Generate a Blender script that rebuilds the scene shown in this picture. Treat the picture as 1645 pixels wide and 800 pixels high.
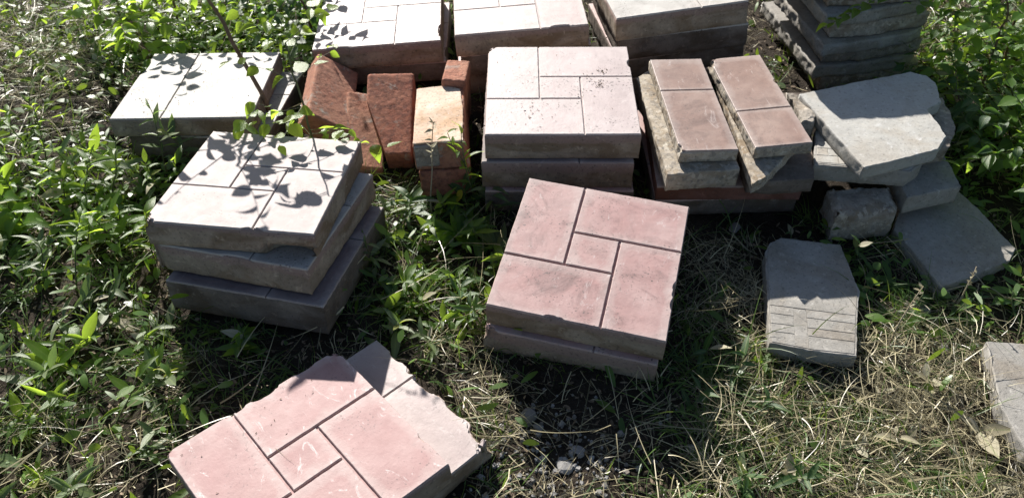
import bpy, math, random
import numpy as np
from mathutils import Vector, Matrix, Euler, noise, geometry

# ------------------------------------------------------------------ camera, sky, sun, exposure
scene = bpy.context.scene
for o in list(bpy.data.objects):
    bpy.data.objects.remove(o)
col = scene.collection
scene.render.resolution_x, scene.render.resolution_y = 1024, 497

cam_data = bpy.data.cameras.new("camera")
cam_data.sensor_width = 36.0
cam_data.lens = 36.0 * 1325.17 / 1645.0
cam_data.clip_start = 0.02
cam_data.clip_end = 500.0
cam = bpy.data.objects.new("camera", cam_data)
col.objects.link(cam)
cam.location = (0.0, 0.0, 1.35148)
PITCH, ROLL = 0.80416, 0.02401
cam.rotation_euler = (Matrix.Rotation(math.pi / 2 - PITCH, 3, 'X') @ Matrix.Rotation(ROLL * -1.0, 3, 'Z')).to_euler()
cam_data.dof.use_dof = True
cam_data.dof.focus_distance = 1.62
cam_data.dof.aperture_fstop = 5.6
scene.camera = cam

SUN_EL, SUN_TRAVEL = math.radians(27.5), math.radians(-71.0)      # travel: heading of the light over the ground
world = bpy.data.worlds.new("World")
scene.world = world
world.use_nodes = True
wn = world.node_tree.nodes
sky = wn.new("ShaderNodeTexSky")
sky.sky_type = 'NISHITA'
sky.sun_disc = False
sky.sun_elevation = SUN_EL
sky.sun_rotation = math.pi / 2 - (SUN_TRAVEL + math.pi)
wn["Background"].inputs[1].default_value = 0.048
world.node_tree.links.new(sky.outputs[0], wn["Background"].inputs[0])

sun_data = bpy.data.lights.new("sun", 'SUN')
sun_data.energy = 5.0
sun_data.angle = math.radians(0.53)
sun_data.color = (1.0, 0.955, 0.89)
sun = bpy.data.objects.new("sun", sun_data)
col.objects.link(sun)
sun_dir = Vector((math.cos(SUN_EL) * math.cos(SUN_TRAVEL), math.cos(SUN_EL) * math.sin(SUN_TRAVEL), -math.sin(SUN_EL)))
sun.rotation_euler = sun_dir.to_track_quat('-Z', 'Y').to_euler()
sun.location = (-2, 3, 4)

scene.view_settings.view_transform = 'Standard'
scene.view_settings.look = 'None'
scene.view_settings.exposure = 1.22
scene.view_settings.gamma = 1.0
scene.view_settings.use_curve_mapping = False

# ------------------------------------------------------------------ small helpers
def link(o, parent=None):
    col.objects.link(o)
    if parent is not None:
        o.parent = parent
    return o

def tag(o, label=None, cat=None, group=None, kind=None):
    if label: o["label"] = label
    if cat: o["category"] = cat
    if group: o["group"] = group
    if kind: o["kind"] = kind
    return o

def mesh_of(name, verts, faces, mat, smooth=False):
    me = bpy.data.meshes.new(name)
    me.from_pydata([tuple(v) for v in verts], [], faces)
    me.update()
    if mat is not None:
        me.materials.append(mat)
    if smooth:
        me.polygons.foreach_set("use_smooth", [True] * len(me.polygons))
    return me

def rot(yaw, tx, ty):
    return Matrix.Rotation(yaw, 3, 'Z') @ Matrix.Rotation(ty, 3, 'Y') @ Matrix.Rotation(tx, 3, 'X')

def nz(x, y, z, s=1.0):
    return noise.noise(Vector((x * s, y * s, z * s)))

FOOT = []        # footprints (world polygons) kept clear of grass and litter
def in_poly(px, py, poly):
    inside = np.zeros(px.shape, bool)
    n = len(poly)
    j = n - 1
    for i in range(n):
        xi, yi = poly[i]; xj, yj = poly[j]
        if yi != yj:
            c = ((yi > py) != (yj > py)) & (px < (xj - xi) * (py - yi) / (yj - yi) + xi)
            inside ^= c
        j = i
    return inside

# ------------------------------------------------------------------ procedural materials
class MB:
    """tiny node-material builder"""
    def __init__(self, name, rough=0.8, spec=0.3):
        self.m = bpy.data.materials.new(name)
        self.m.use_nodes = True
        self.n = self.m.node_tree.nodes
        self.l = self.m.node_tree.links
        self.b = self.n["Principled BSDF"]
        self.b.inputs["Roughness"].default_value = rough
        self.b.inputs["Specular IOR Level"].default_value = spec
        tc = self.n.new("ShaderNodeTexCoord")
        oi = self.n.new("ShaderNodeObjectInfo")
        mul = self.n.new("ShaderNodeVectorMath"); mul.operation = 'SCALE'
        comb = self.n.new("ShaderNodeCombineXYZ")
        for i in range(3): self.l.new(oi.outputs["Random"], comb.inputs[i])
        self.l.new(comb.outputs[0], mul.inputs[0]); mul.inputs[3].default_value = 37.0
        add = self.n.new("ShaderNodeVectorMath"); add.operation = 'ADD'
        self.l.new(tc.outputs["Object"], add.inputs[0]); self.l.new(mul.outputs[0], add.inputs[1])
        self.obj = tc.outputs["Object"]
        self.co = add.outputs[0]
        self.rand = oi.outputs["Random"]
    def noise(self, scale, detail=6, rough=0.6, dist=0.0, stretch=None):
        t = self.n.new("ShaderNodeTexNoise")
        t.inputs["Scale"].default_value = scale
        t.inputs["Detail"].default_value = detail
        t.inputs["Roughness"].default_value = rough
        t.inputs["Distortion"].default_value = dist
        src = self.co
        if stretch:
            mp = self.n.new("ShaderNodeMapping"); mp.inputs["Scale"].default_value = stretch
            self.l.new(src, mp.inputs[0]); src = mp.outputs[0]
        self.l.new(src, t.inputs["Vector"])
        return t.outputs[0]
    def voro(self, scale, feature='F1'):
        t = self.n.new("ShaderNodeTexVoronoi"); t.feature = feature
        t.inputs["Scale"].default_value = scale
        self.l.new(self.co, t.inputs["Vector"])
        return t.outputs["Distance"]
    def ramp(self, fac, a, b, ca=(0, 0, 0, 1), cb=(1, 1, 1, 1)):
        r = self.n.new("ShaderNodeValToRGB")
        r.color_ramp.elements[0].position = a; r.color_ramp.elements[1].position = b
        r.color_ramp.elements[0].color = ca; r.color_ramp.elements[1].color = cb
        self.l.new(fac, r.inputs[0])
        return r.outputs[0]
    def mix(self, fac, a, b, mode='MIX'):
        m = self.n.new("ShaderNodeMix"); m.data_type = 'RGBA'; m.blend_type = mode
        for sock, v in ((m.inputs[0], fac), (m.inputs[6], a), (m.inputs[7], b)):
            if isinstance(v, (int, float)): sock.default_value = v
            elif isinstance(v, tuple): sock.default_value = v if len(v) == 4 else v + (1,)
            else: self.l.new(v, sock)
        return m.outputs[2]
    def math(self, op, a, b=0.0):
        m = self.n.new("ShaderNodeMath"); m.operation = op
        for i, v in enumerate((a, b)):
            if isinstance(v, (int, float)): m.inputs[i].default_value = v
            else: self.l.new(v, m.inputs[i])
        return m.outputs[0]
    def sep(self, axis):
        s = self.n.new("ShaderNodeSeparateXYZ"); self.l.new(self.obj, s.inputs[0])
        return s.outputs[axis]
    def bump(self, h, dist, strength=1.0, prev=None):
        b = self.n.new("ShaderNodeBump")
        b.inputs["Strength"].default_value = strength
        b.inputs["Distance"].default_value = dist
        self.l.new(h, b.inputs["Height"])
        if prev is not None: self.l.new(prev, b.inputs["Normal"])
        return b.outputs[0]
    def done(self, color=None, normal=None, rough=None):
        if color is not None: self.l.new(color, self.b.inputs["Base Color"])
        if normal is not None: self.l.new(normal, self.b.inputs["Normal"])
        if rough is not None: self.l.new(rough, self.b.inputs["Roughness"])
        return self.m

def panel_material(name, main, pale, dark, speck=0.5, pale_amt=0.5, rough=0.5, spec=0.5, stain=0.4):
    m = MB(name, rough, spec)
    c = m.mix(m.ramp(m.noise(9, 5, 0.6, 0.4), 0.38, 0.68), main, pale)
    c = m.mix(m.math('MULTIPLY', m.ramp(m.noise(26, 6, 0.65), 0.40, 0.72), 0.45), c, dark)
    # old damp stains with a wandering outline
    c = m.mix(m.math('MULTIPLY', m.ramp(m.noise(11, 8, 0.72, 0.9), 0.50, 0.66), stain), c, tuple(v * 0.62 for v in dark))
    # rims rubbed pale
    ge = m.n.new("ShaderNodeNewGeometry")
    c = m.mix(m.math('MULTIPLY', m.ramp(ge.outputs["Pointiness"], 0.515, 0.56), 0.6), c, (0.47, 0.42, 0.39))
    # cement bloom: irregular, slightly stretched scuffs
    sc = m.ramp(m.noise(30, 10, 0.78, 1.6, (1.0, 0.4, 1.0)), 0.58, 0.66)
    c = m.mix(m.math('MULTIPLY', sc, pale_amt), c, (0.58, 0.53, 0.51))
    # dark grit and lichen specks
    g = m.math('MULTIPLY', m.ramp(m.noise(190, 3, 0.5), 0.60, 0.68), m.ramp(m.noise(11, 3), 0.42, 0.62))
    c = m.mix(m.math('MULTIPLY', g, speck), c, (0.07, 0.06, 0.055))
    n1 = m.bump(m.noise(120, 5, 0.7), 0.0012, 0.35)
    n2 = m.bump(m.noise(26, 4, 0.6), 0.0008, 0.3, n1)
    r = m.ramp(m.noise(40, 5, 0.6), 0.3, 0.75, (rough - .03,) * 3 + (1,), (rough + .06,) * 3 + (1,))
    return m.done(c, n2, r)

def concrete_material(name, base, dark, layer=None, rough=0.9, spec=0.2, pits=0.6, bumpy=0.0045, stones=0.0, smudge=0.75):
    m = MB(name, rough, spec)
    c = m.mix(m.ramp(m.noise(14, 8, 0.65, 0.3), 0.35, 0.7), base, dark)
    c = m.mix(m.math('MULTIPLY', m.ramp(m.noise(7, 4, 0.6, 0.8, (1, 1, 2.0)), 0.46, 0.62), smudge), c, tuple(v * f for v, f in zip(dark, (0.85, 0.72, 0.58))))
    if layer is not None:                                   # coloured facing layer cast on top of grey concrete
        tint, z0 = layer
        h = m.math('ADD', m.sep(2), m.math('MULTIPLY', m.math('SUBTRACT', m.noise(30, 4), 0.5), 0.020))
        c = m.mix(m.math('MULTIPLY', m.ramp(h, z0 - .002, z0 + .004), 0.8), c, tint)
    if stones:                                              # crushed stone showing in the broken faces
        vt = m.n.new("ShaderNodeTexVoronoi"); vt.inputs["Scale"].default_value = 110
        m.l.new(m.co, vt.inputs["Vector"])
        sepc = m.n.new("ShaderNodeSeparateColor"); m.l.new(vt.outputs["Color"], sepc.inputs[0])
        c = m.mix(m.math('MULTIPLY', m.ramp(sepc.outputs[0], 0.55, 0.62), stones), c, m.mix(sepc.outputs[1], (0.15, 0.14, 0.13), (0.52, 0.47, 0.40)))
    sp = m.math('MULTIPLY', m.ramp(m.noise(150, 4, 0.6), 0.56, 0.70), pits)
    c = m.mix(sp, c, (0.06, 0.055, 0.05))
    pale = m.math('MULTIPLY', m.ramp(m.noise(55, 6, 0.7, 0.5), 0.58, 0.72), 0.55)
    c = m.mix(pale, c, tuple(min(0.62, v * 1.75) for v in base))
    pore = m.math('MULTIPLY', m.ramp(m.math('ADD', m.voro(120), m.math('MULTIPLY', m.noise(60, 4), 0.5)), 0.24, 0.36, (1, 1, 1, 1), (0, 0, 0, 1)), m.ramp(m.noise(14, 4), 0.45, 0.6))
    c = m.mix(m.math('MULTIPLY', pore, pits), c, (0.035, 0.03, 0.026))
    n0 = m.bump(m.math('SUBTRACT', 1.0, pore), 0.003, 0.8)
    n1 = m.bump(m.noise(260, 5, 0.75), 0.0016, 0.5, n0)
    n2 = m.bump(m.noise(48, 5, 0.6), bumpy, 0.5, n1)
    return m.done(c, n2)

def brick_material(name, main, orange, soot, mortar=0.0):
    m = MB(name, 0.92, 0.2)
    c = m.mix(m.ramp(m.noise(18, 7, 0.65, 0.5), 0.35, 0.68), main, orange)
    c = m.mix(m.math('MULTIPLY', m.ramp(m.noise(75, 8, 0.75), 0.46, 0.62), 0.8), c, soot)
    if mortar:
        c = m.mix(m.math('MULTIPLY', m.ramp(m.noise(16, 6, 0.7, 0.8), 0.62 - 0.2 * mortar, 0.72 - 0.2 * mortar), 0.9), c, (0.34, 0.31, 0.27))
    n1 = m.bump(m.noise(170, 6, 0.78), 0.0035, 0.7)
    n2 = m.bump(m.noise(60, 4, 0.6), 0.0015, 0.35, n1)
    return m.done(c, n2)

def leaf_material(name, col_a, col_b, trans, rough=0.42, spec=0.5, tmix=0.5):
    m = MB(name, rough, spec)
    c = m.mix(m.rand, col_a, col_b)
    c = m.mix(m.math('MULTIPLY', m.ramp(m.noise(60, 4), 0.4, 0.7), 0.35), c, tuple(v * 0.55 for v in col_a))
    rib = m.ramp(m.math('ABSOLUTE', m.sep(0)), 0.008, 0.028, (1, 1, 1, 1), (0, 0, 0, 1))
    c = m.mix(m.math('MULTIPLY', rib, 0.5), c, (0.22, 0.28, 0.10))
    m.l.new(c, m.b.inputs["Base Color"])
    t = m.n.new("ShaderNodeBsdfTranslucent")
    tr = m.mix(m.rand, trans, tuple(min(1, v * 0.72) for v in trans))
    m.l.new(tr, t.inputs["Color"])
    mx = m.n.new("ShaderNodeMixShader"); mx.inputs[0].default_value = tmix
    out = m.n["Material Output"]
    m.l.new(m.b.outputs[0], mx.inputs[1]); m.l.new(t.outputs[0], mx.inputs[2]); m.l.new(mx.outputs[0], out.inputs["Surface"])
    nb = m.bump(m.noise(90, 3), 0.002, 0.3)
    m.l.new(nb, m.b.inputs["Normal"]); m.l.new(nb, t.inputs["Normal"])
    return m.m

def ribbon_material(name, dark, light, tmix=0.25, rough=0.6, spec=0.3, scale=120, trans=None):
    """for blades, straw and litter joined in one mesh: colour varies over space, piece to piece"""
    m = MB(name, rough, spec)
    w = m.n.new("ShaderNodeTexWhiteNoise")
    at = m.n.new("ShaderNodeAttribute"); at.attribute_name = "piece"
    w.noise_dimensions = '1D'
    m.l.new(at.outputs["Fac"], w.inputs["W"])
    c = m.mix(w.outputs["Value"], dark, light)
    m.l.new(c, m.b.inputs["Base Color"])
    t = m.n.new("ShaderNodeBsdfTranslucent")
    if trans: t.inputs["Color"].default_value = trans + (1,)
    else: m.l.new(c, t.inputs["Color"])
    mx = m.n.new("ShaderNodeMixShader"); mx.inputs[0].default_value = tmix
    m.l.new(m.b.outputs[0], mx.inputs[1]); m.l.new(t.outputs[0], mx.inputs[2])
    m.l.new(mx.outputs[0], m.n["Material Output"].inputs["Surface"])
    return m.m

def soil_material():
    m = MB("soil", 0.95, 0.12)
    c = m.mix(m.ramp(m.noise(9, 8, 0.7), 0.35, 0.7), (0.018, 0.014, 0.010), (0.060, 0.047, 0.036))
    c = m.mix(m.math('MULTIPLY', m.ramp(m.noise(170, 4, 0.7), 0.58, 0.72), 0.6), c, (0.18, 0.155, 0.125))
    n1 = m.bump(m.noise(120, 8, 0.75), 0.012, 0.8)
    n2 = m.bump(m.noise(25, 6, 0.65), 0.03, 0.6, n1)
    return m.done(c, n2)

M = {
    'pink': panel_material("pink_cement", (0.325, 0.188, 0.180), (0.36, 0.235, 0.222), (0.27, 0.148, 0.14), 0.6, 0.9, 0.60, 0.4, 0.25),
    'pink_worn': panel_material("worn_pink_cement", (0.36, 0.205, 0.192), (0.42, 0.285, 0.268), (0.22, 0.130, 0.122), 1.0, 0.55, 0.55, 0.45, 0.7),
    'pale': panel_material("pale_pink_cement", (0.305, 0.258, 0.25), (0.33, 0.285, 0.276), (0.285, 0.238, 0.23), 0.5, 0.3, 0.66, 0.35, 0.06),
    'spotted': panel_material("spotted_pale_cement", (0.41, 0.335, 0.325), (0.46, 0.39, 0.378), (0.33, 0.265, 0.255), 1.0, 0.4, 0.48, 0.5, 0.22),
    'bright': panel_material("bleached_pink_cement", (0.32, 0.252, 0.243), (0.36, 0.295, 0.285), (0.25, 0.195, 0.187), 0.5, 0.4, 0.55, 0.45, 0.3),
    'palegrey': panel_material("pale_grey_cement", (0.33, 0.315, 0.295), (0.385, 0.37, 0.35), (0.21, 0.195, 0.18), 0.9, 0.35, 0.66, 0.35, 0.45),
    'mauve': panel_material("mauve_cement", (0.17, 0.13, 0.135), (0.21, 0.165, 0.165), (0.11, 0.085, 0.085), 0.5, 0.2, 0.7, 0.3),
    'brown': panel_material("brown_cement", (0.235, 0.152, 0.124), (0.295, 0.212, 0.178), (0.135, 0.084, 0.073), 0.5, 0.35, 0.5, 0.45, 0.5),
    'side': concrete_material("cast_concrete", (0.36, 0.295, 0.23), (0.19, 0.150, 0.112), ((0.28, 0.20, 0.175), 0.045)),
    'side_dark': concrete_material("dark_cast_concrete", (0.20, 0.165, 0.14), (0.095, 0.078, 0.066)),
    'side_red': concrete_material("red_cast_concrete", (0.24, 0.115, 0.09), (0.15, 0.075, 0.06)),
    'side_brown': concrete_material("broken_concrete", (0.44, 0.385, 0.31), (0.25, 0.215, 0.17), None, 0.95, 0.15, 0.6, 0.005, 0.6),
    'grey': concrete_material("grey_cement", (0.31, 0.295, 0.27), (0.225, 0.212, 0.19), None, 0.8, 0.3, 0.55, 0.0022, 0.12, 0.45),
    'grey_light': concrete_material("light_grey_cement", (0.42, 0.41, 0.38), (0.34, 0.33, 0.305), None, 0.75, 0.35, 0.40, 0.0020, 0.08, 0.45),
    'rubble': concrete_material("rubble_concrete", (0.36, 0.325, 0.28), (0.22, 0.195, 0.165), None, 0.95, 0.15, 0.6, 0.005, 0.5),
    'brick': brick_material("red_brick", (0.29, 0.112, 0.074), (0.38, 0.175, 0.115), (0.13, 0.062, 0.05), 0.25),
    'brick_orange': brick_material("orange_brick", (0.32, 0.140, 0.094), (0.41, 0.215, 0.145), (0.19, 0.095, 0.07), 0.3),
    'brick_mortar': brick_material("mortared_brick", (0.52, 0.36, 0.27), (0.60, 0.48, 0.38), (0.42, 0.28, 0.21), 0.5),
    'mortar': concrete_material("mortar_with_glare", (0.60, 0.50, 0.41), (0.48, 0.36, 0.27), None, 0.95, 0.15, 0.6),  # pale tone includes painted glare of the brick top
    'stone': concrete_material("pebble_stone", (0.28, 0.27, 0.26), (0.16, 0.155, 0.15), None, 0.85, 0.3, 0.4),
    'soil': soil_material(),
    'leaf': leaf_material("weed_leaf", (0.055, 0.125, 0.022), (0.095, 0.175, 0.035), (0.52, 0.76, 0.07), 0.38, 0.5, 0.58),
    'leaf_silver': leaf_material("dusty_weed_leaf", (0.085, 0.125, 0.055), (0.15, 0.185, 0.09), (0.30, 0.46, 0.10), 0.45, 0.6, 0.4),
    'leaf_shrub': leaf_material("shrub_leaf", (0.055, 0.13, 0.02), (0.095, 0.19, 0.03), (0.52, 0.76, 0.07), 0.30, 0.6, 0.55),
    'leaf_dark': leaf_material("dark_weed_leaf", (0.028, 0.07, 0.022), (0.055, 0.105, 0.035), (0.16, 0.33, 0.04), 0.45, 0.45, 0.4),
    'leaf_yellow': leaf_material("yellow_leaf", (0.42, 0.34, 0.03), (0.50, 0.42, 0.05), (0.75, 0.65, 0.06), 0.5, 0.4, 0.5),
    'leaf_pale': leaf_material("yellowing_leaf", (0.16, 0.19, 0.04), (0.24, 0.25, 0.07), (0.50, 0.58, 0.08), 0.45, 0.4, 0.45),
    'leaf_dry': leaf_material("dry_leaf", (0.34, 0.30, 0.20), (0.48, 0.44, 0.32), (0.50, 0.44, 0.26), 0.6, 0.3, 0.35),
    'stem': concrete_material("green_stem", (0.12, 0.15, 0.06), (0.08, 0.09, 0.045), None, 0.6, 0.3, 0.1),
    'bark': concrete_material("young_bark", (0.22, 0.155, 0.11), (0.13, 0.085, 0.06), None, 0.85, 0.2, 0.3),
    'drystem': concrete_material("dry_stalk", (0.42, 0.36, 0.26), (0.30, 0.25, 0.17), None, 0.7, 0.3, 0.1),
    'grass': ribbon_material("grass_blade", (0.022, 0.052, 0.016), (0.085, 0.155, 0.035), 0.4, 0.45, 0.4, trans=(0.32, 0.46, 0.06)),
    'straw': ribbon_material("dry_straw", (0.05, 0.044, 0.022), (0.66, 0.58, 0.36), 0.35, 0.38, 0.55),
    'litter': ribbon_material("leaf_litter", (0.045, 0.030, 0.020), (0.26, 0.20, 0.14), 0.15, 0.8, 0.2),
    'cover': ribbon_material("small_leaves", (0.030, 0.075, 0.018), (0.095, 0.18, 0.035), 0.42, 0.42, 0.5, trans=(0.46, 0.66, 0.06)),
}

# ------------------------------------------------------------------ the ground
def gz(x, y):
    r = math.hypot(x, y - 1.3)
    f = max(0.0, min(1.0, (r - 0.2) / 1.5))
    h = -0.006 + 0.012 * nz(x, y, 3.1, 3.0) + 0.006 * nz(x, y, 9.7, 14.0) + 0.0035 * nz(x, y, 1.7, 45.0)
    h += f * 0.03 * nz(x, y, 5.5, 1.1)
    return h

def gz_np(x, y):
    return np.array([gz(a, b) for a, b in zip(x, y)])

def make_ground():
    def axis(c, near, step, far):
        pts = list(np.arange(-near, near + 1e-6, step))
        d, p = step, near
        while p < far:
            d *= 1.22; p += d
            pts = [-p] + pts + [p]
        return [c + v for v in pts]
    xs = axis(0.0, 1.9, 0.014, 45.0); ys = axis(1.5, 1.2, 0.014, 45.0)
    V = [(x, y, gz(x, y)) for y in ys for x in xs]
    n = len(xs)
    F = [(j * n + i, j * n + i + 1, (j + 1) * n + i + 1, (j + 1) * n + i) for j in range(len(ys) - 1) for i in range(n - 1)]
    o = link(bpy.data.objects.new("ground", mesh_of("ground", V, F, M['soil'], True)))
    tag(o, "dark bare soil littered with straw and stones", None, None, "structure")
make_ground()

# ------------------------------------------------------------------ slabs
def densify(poly, step):
    out = []
    n = len(poly)
    for i in range(n):
        a, b = Vector(poly[i]), Vector(poly[(i + 1) % n])
        k = max(1, int(round((b - a).length / step)))
        for j in range(k):
            out.append((a.lerp(b, j / k), i))
    return out

def ccw(poly):
    a = sum(poly[i][0] * poly[(i + 1) % len(poly)][1] - poly[(i + 1) % len(poly)][0] * poly[i][1] for i in range(len(poly)))
    return list(poly) if a > 0 else list(poly)[::-1]

def slab_geo(poly, z0, z1, seed, step=0.007, bevel=0.002, rough=0.0012, rough_edges=None, chips=(), outer=None, levels=None, lump=0.0, cap=0.013, relief=0.0005):
    """slab with its own worn outline: rings of points pushed in and out, bevelled rim, knocked-off chips.
    chips: (x, y, radius, depth, zlow, zhigh) in the slab's own coordinates.  outer(x, y): True where chips may bite."""
    P = densify(poly, step)
    n = len(P)
    nor = []
    for i in range(n):
        t = P[(i + 1) % n][0] - P[i - 1][0]
        nor.append(Vector((-t.y, t.x)).normalized())          # inward for a counter-clockwise outline
    t = z1 - z0
    if levels is None:
        levels = [(0, bevel * 1.5), (min(.12, bevel / t * 1.5), 0), (.3, 0), (.5, 0), (.68, 0), (.82, 0), (1 - min(.12, bevel / t), 0), (1, bevel)]
    V, F = [], []
    for k, (fz, ins) in enumerate(levels):
        for i in range(n):
            p, e = P[i]
            z = z0 + t * fz
            r = rough_edges.get(e, rough) if rough_edges else rough
            d = ins + r * (0.7 * nz(p.x + seed, p.y, z * 1.3, 38.0) + 0.7 * nz(p.x, p.y + seed, z, 110.0) + 0.5)
            if r > 0.003: d += r * 0.6 * nz(p.x, p.y + seed, 0, 14.0)
            zz = z
            for (cx, cy, cr, cd, zl, zh) in chips:
                if outer is not None and not outer(p.x, p.y): continue
                q = math.hypot(p.x - cx, p.y - cy) / cr
                q += 0.30 * nz(p.x, p.y, z + seed, 90.0) + 0.25 * nz(p.x, p.y, z + seed, 240.0)
                if q < 1 and zl <= z <= zh:
                    d += cd * (1 - q * q) ** 0.6
            if lump: zz += lump * nz(p.x + seed, p.y, 0, 16.0) * (1 if fz > 0.5 else 0)
            V.append((p.x + nor[i].x * d, p.y + nor[i].y * d, zz))
        if k:
            a, b = (k - 1) * n, k * n
            for i in range(n):
                j = (i + 1) % n
                F.append((a + i, a + j, b + j, b + i))
    F.append(tuple(range(n - 1, -1, -1)))
    # top: constrained triangulation of the worn outline with a gently uneven inside
    o0 = (len(levels) - 1) * n
    rim = [Vector((V[o0 + i][0], V[o0 + i][1])) for i in range(n)]
    xs = [p.x for p in rim]; ys = [p.y for p in rim]
    ins = []
    gx = cap
    i = 0
    yy = min(ys) + gx * .5
    arr = [(p.x, p.y) for p in rim]
    cand = []
    while yy < max(ys):
        xx = min(xs) + gx * (.5 if i % 2 else .95)
        while xx < max(xs):
            cand.append((xx + gx * .2 * nz(xx, yy, seed, 90), yy)); xx += gx
        yy += gx; i += 1
    if cand:
        ca = np.array(cand)
        ok = in_poly(ca[:, 0], ca[:, 1], arr)
        ra = np.array(arr)
        ins = [Vector(c) for c, k in zip(cand, ok) if k and np.min((ra[:, 0] - c[0]) ** 2 + (ra[:, 1] - c[1]) ** 2) > (gx * .45) ** 2]
    vo, eo, fo, ov, oe, of = geometry.delaunay_2d_cdt(rim + ins, [(i, (i + 1) % n) for i in range(n)], [], 1, 1e-6)
    base = len(V)
    mp = []
    for q, src in zip(vo, ov):
        k = min(src) if src else -1
        if 0 <= k < n: mp.append(o0 + k)
        else:
            mp.append(len(V))
            zz = z1 + (lump * nz(q.x + seed, q.y, 0, 16.0) if lump else 0) + relief * (nz(q.x + seed, q.y, 0, 22.0) + .6 * nz(q.x, q.y + seed, 0, 60.0) - .3)
            V.append((q.x, q.y, zz))
    nb = len(F)
    for f in fo:
        t3 = [mp[k] for k in f]
        if len(set(t3)) == 3: F.append(tuple(t3))
    slab_geo.cap_start = nb
    slab_geo.ring_end = (len(levels) - 1) * n
    return V, F

def smooth_sides(me):
    for k in range(slab_geo.ring_end): me.polygons[k].use_smooth = True
    return me

def foot(o_mat, w, l):
    FOOT.append([((o_mat @ Vector((sx * w / 2, sy * l / 2, 0)))[0], (o_mat @ Vector((sx * w / 2, sy * l / 2, 0)))[1]) for sx, sy in ((-1, -1), (1, -1), (1, 1), (-1, 1))])

PIN = [(0, 0, .36, .62), (.36, 0, 1, .37), (.64, .37, 1, 1), (0, .62, .64, 1), (.36, .37, .64, .62)]   # pinwheel of five panels
seedc = [0]
def paver(pose, label, top='pink', side='side', w=.35, l=.35, cells=PIN, chips=(), rough=0.0012, rough_edges=None, group="square concrete pavers in stacks", panel_h=0.0036, gap=0.0013, name="concrete_paver", cat="paver"):
    """pose = (x, y, z of the top centre, yaw, tilt x, tilt y, thickness)"""
    seedc[0] += 1
    sd = seedc[0] * 7.31
    x, y, z, yaw, tx, ty, t = pose
    R = rot(yaw, tx, ty)
    base = Vector((x, y, z)) - R @ Vector((0, 0, t))
    root = bpy.data.objects.new(name, None)
    root.empty_display_size = 0.05
    link(root)
    root.matrix_world = Matrix.Translation(base) @ R.to_4x4()
    tag(root, label, cat, group)
    rect = [(-w / 2, -l / 2), (w / 2, -l / 2), (w / 2, l / 2), (-w / 2, l / 2)]
    bt = t - (panel_h if cells else 0)
    V, F = slab_geo(rect, 0, bt, sd, 0.0045, 0.0018, rough, rough_edges, chips, relief=0.0002)
    me = smooth_sides(mesh_of("body", V, F, M[side]))
    me.materials.append(M[top])
    for k in range(slab_geo.cap_start, len(me.polygons)): me.polygons[k].material_index = 1
    link(bpy.data.objects.new("body", me), root)
    g = gap
    def outer(px, py):
        return min(w / 2 - abs(px), l / 2 - abs(py)) < 0.004
    for (u0, v0, u1, v1) in cells:
        xa = (u0 - .5) * w + (g if u0 > 0 else .0012); xb = (u1 - .5) * w - (g if u1 < 1 else .0012)
        ya = (.5 - v1) * l + (g if v1 < 1 else .0012); yb = (.5 - v0) * l - (g if v0 > 0 else .0012)
        V, F = slab_geo([(xa, ya), (xb, ya), (xb, yb), (xa, yb)], bt - 0.0012, t, sd + u0 * 3 + v0, 0.0045, 0.0011, 0.0006, None,
                        [(cx, cy, cr * 1.08, cd + .002, -1, 1) for (cx, cy, cr, cd, zl, zh) in chips if zh >= bt - .001], outer,
                        [(0, 0), (.6, 0), (.84, .0004), (1, .0014)], relief=0.00025)
        link(bpy.data.objects.new("panel", mesh_of("panel", V, F, M[top])), root)
    foot(root.matrix_world, w, l)
    return root

# ---- left stack of three
paver((-0.5329, 1.3319, 0.2035, -0.1362, -0.1320, 0.0084, 0.0605), "pale paver with leaf shadows topping the left three-high stack", 'pale',
      chips=[(.12, -.175, .055, .030, -1, .022), (-.172, -.172, .02, .008, .04, 1), (.05, -.175, .02, .004, .05, 1)], rough=.0016)
paver((-0.5251, 1.3080, 0.1445, -0.2582, -0.1321, -0.0078, 0.0681), "pitted grey middle paver of the left three-high stack", 'palegrey', rough=.0022,
      chips=[(-.17, -.17, .02, .008, -1, 1), (.02, -.175, .03, .003, .05, 1)])
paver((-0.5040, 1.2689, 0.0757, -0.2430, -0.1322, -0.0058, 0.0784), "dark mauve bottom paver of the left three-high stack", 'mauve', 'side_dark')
# ---- centre pair
paver((0.1619, 1.1458, 0.1445, -0.2734, 0.0775, 0.0260, 0.0664), "pink five-panel paver with chipped edges topping the tilted centre pair", 'pink_worn', gap=.0021, panel_h=.0045,
      chips=[(-.045, -.175, .012, .003, .060, 1), (-.03, -.175, .008, .002, .060, 1), (.175, -.045, .010, .003, .058, 1), (.175, -.062, .008, .002, .058, 1), (.175, -.085, .012, .002, .058, 1)])
paver((0.1517, 1.1412, 0.0772, -0.2700, 0.0776, 0.0257, 0.0818), "grey-brown lower paver of the tilted centre pair", 'pink_worn', rough=.0018,
      chips=[(-.175, -.17, .03, .01, .04, 1)])
# ---- rear centre stack of three
paver((0.1234, 1.6269, 0.2075, -0.0221, 0.0083, 0.0096, 0.0716), "pale paver with dirt spots topping the rear centre stack, beside the bricks", 'spotted',
      chips=[(-.175, .172, .02, .008, .05, 1), (.175, .10, .015, .004, .05, 1)])
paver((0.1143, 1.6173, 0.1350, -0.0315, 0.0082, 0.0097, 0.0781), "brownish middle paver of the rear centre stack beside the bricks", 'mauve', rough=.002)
paver((0.1184, 1.6071, 0.0562, -0.0245, 0.0083, 0.0097, 0.0655), "bottom paver of the rear centre stack, half hidden by weeds", 'pink_worn', 'side_dark')
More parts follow.
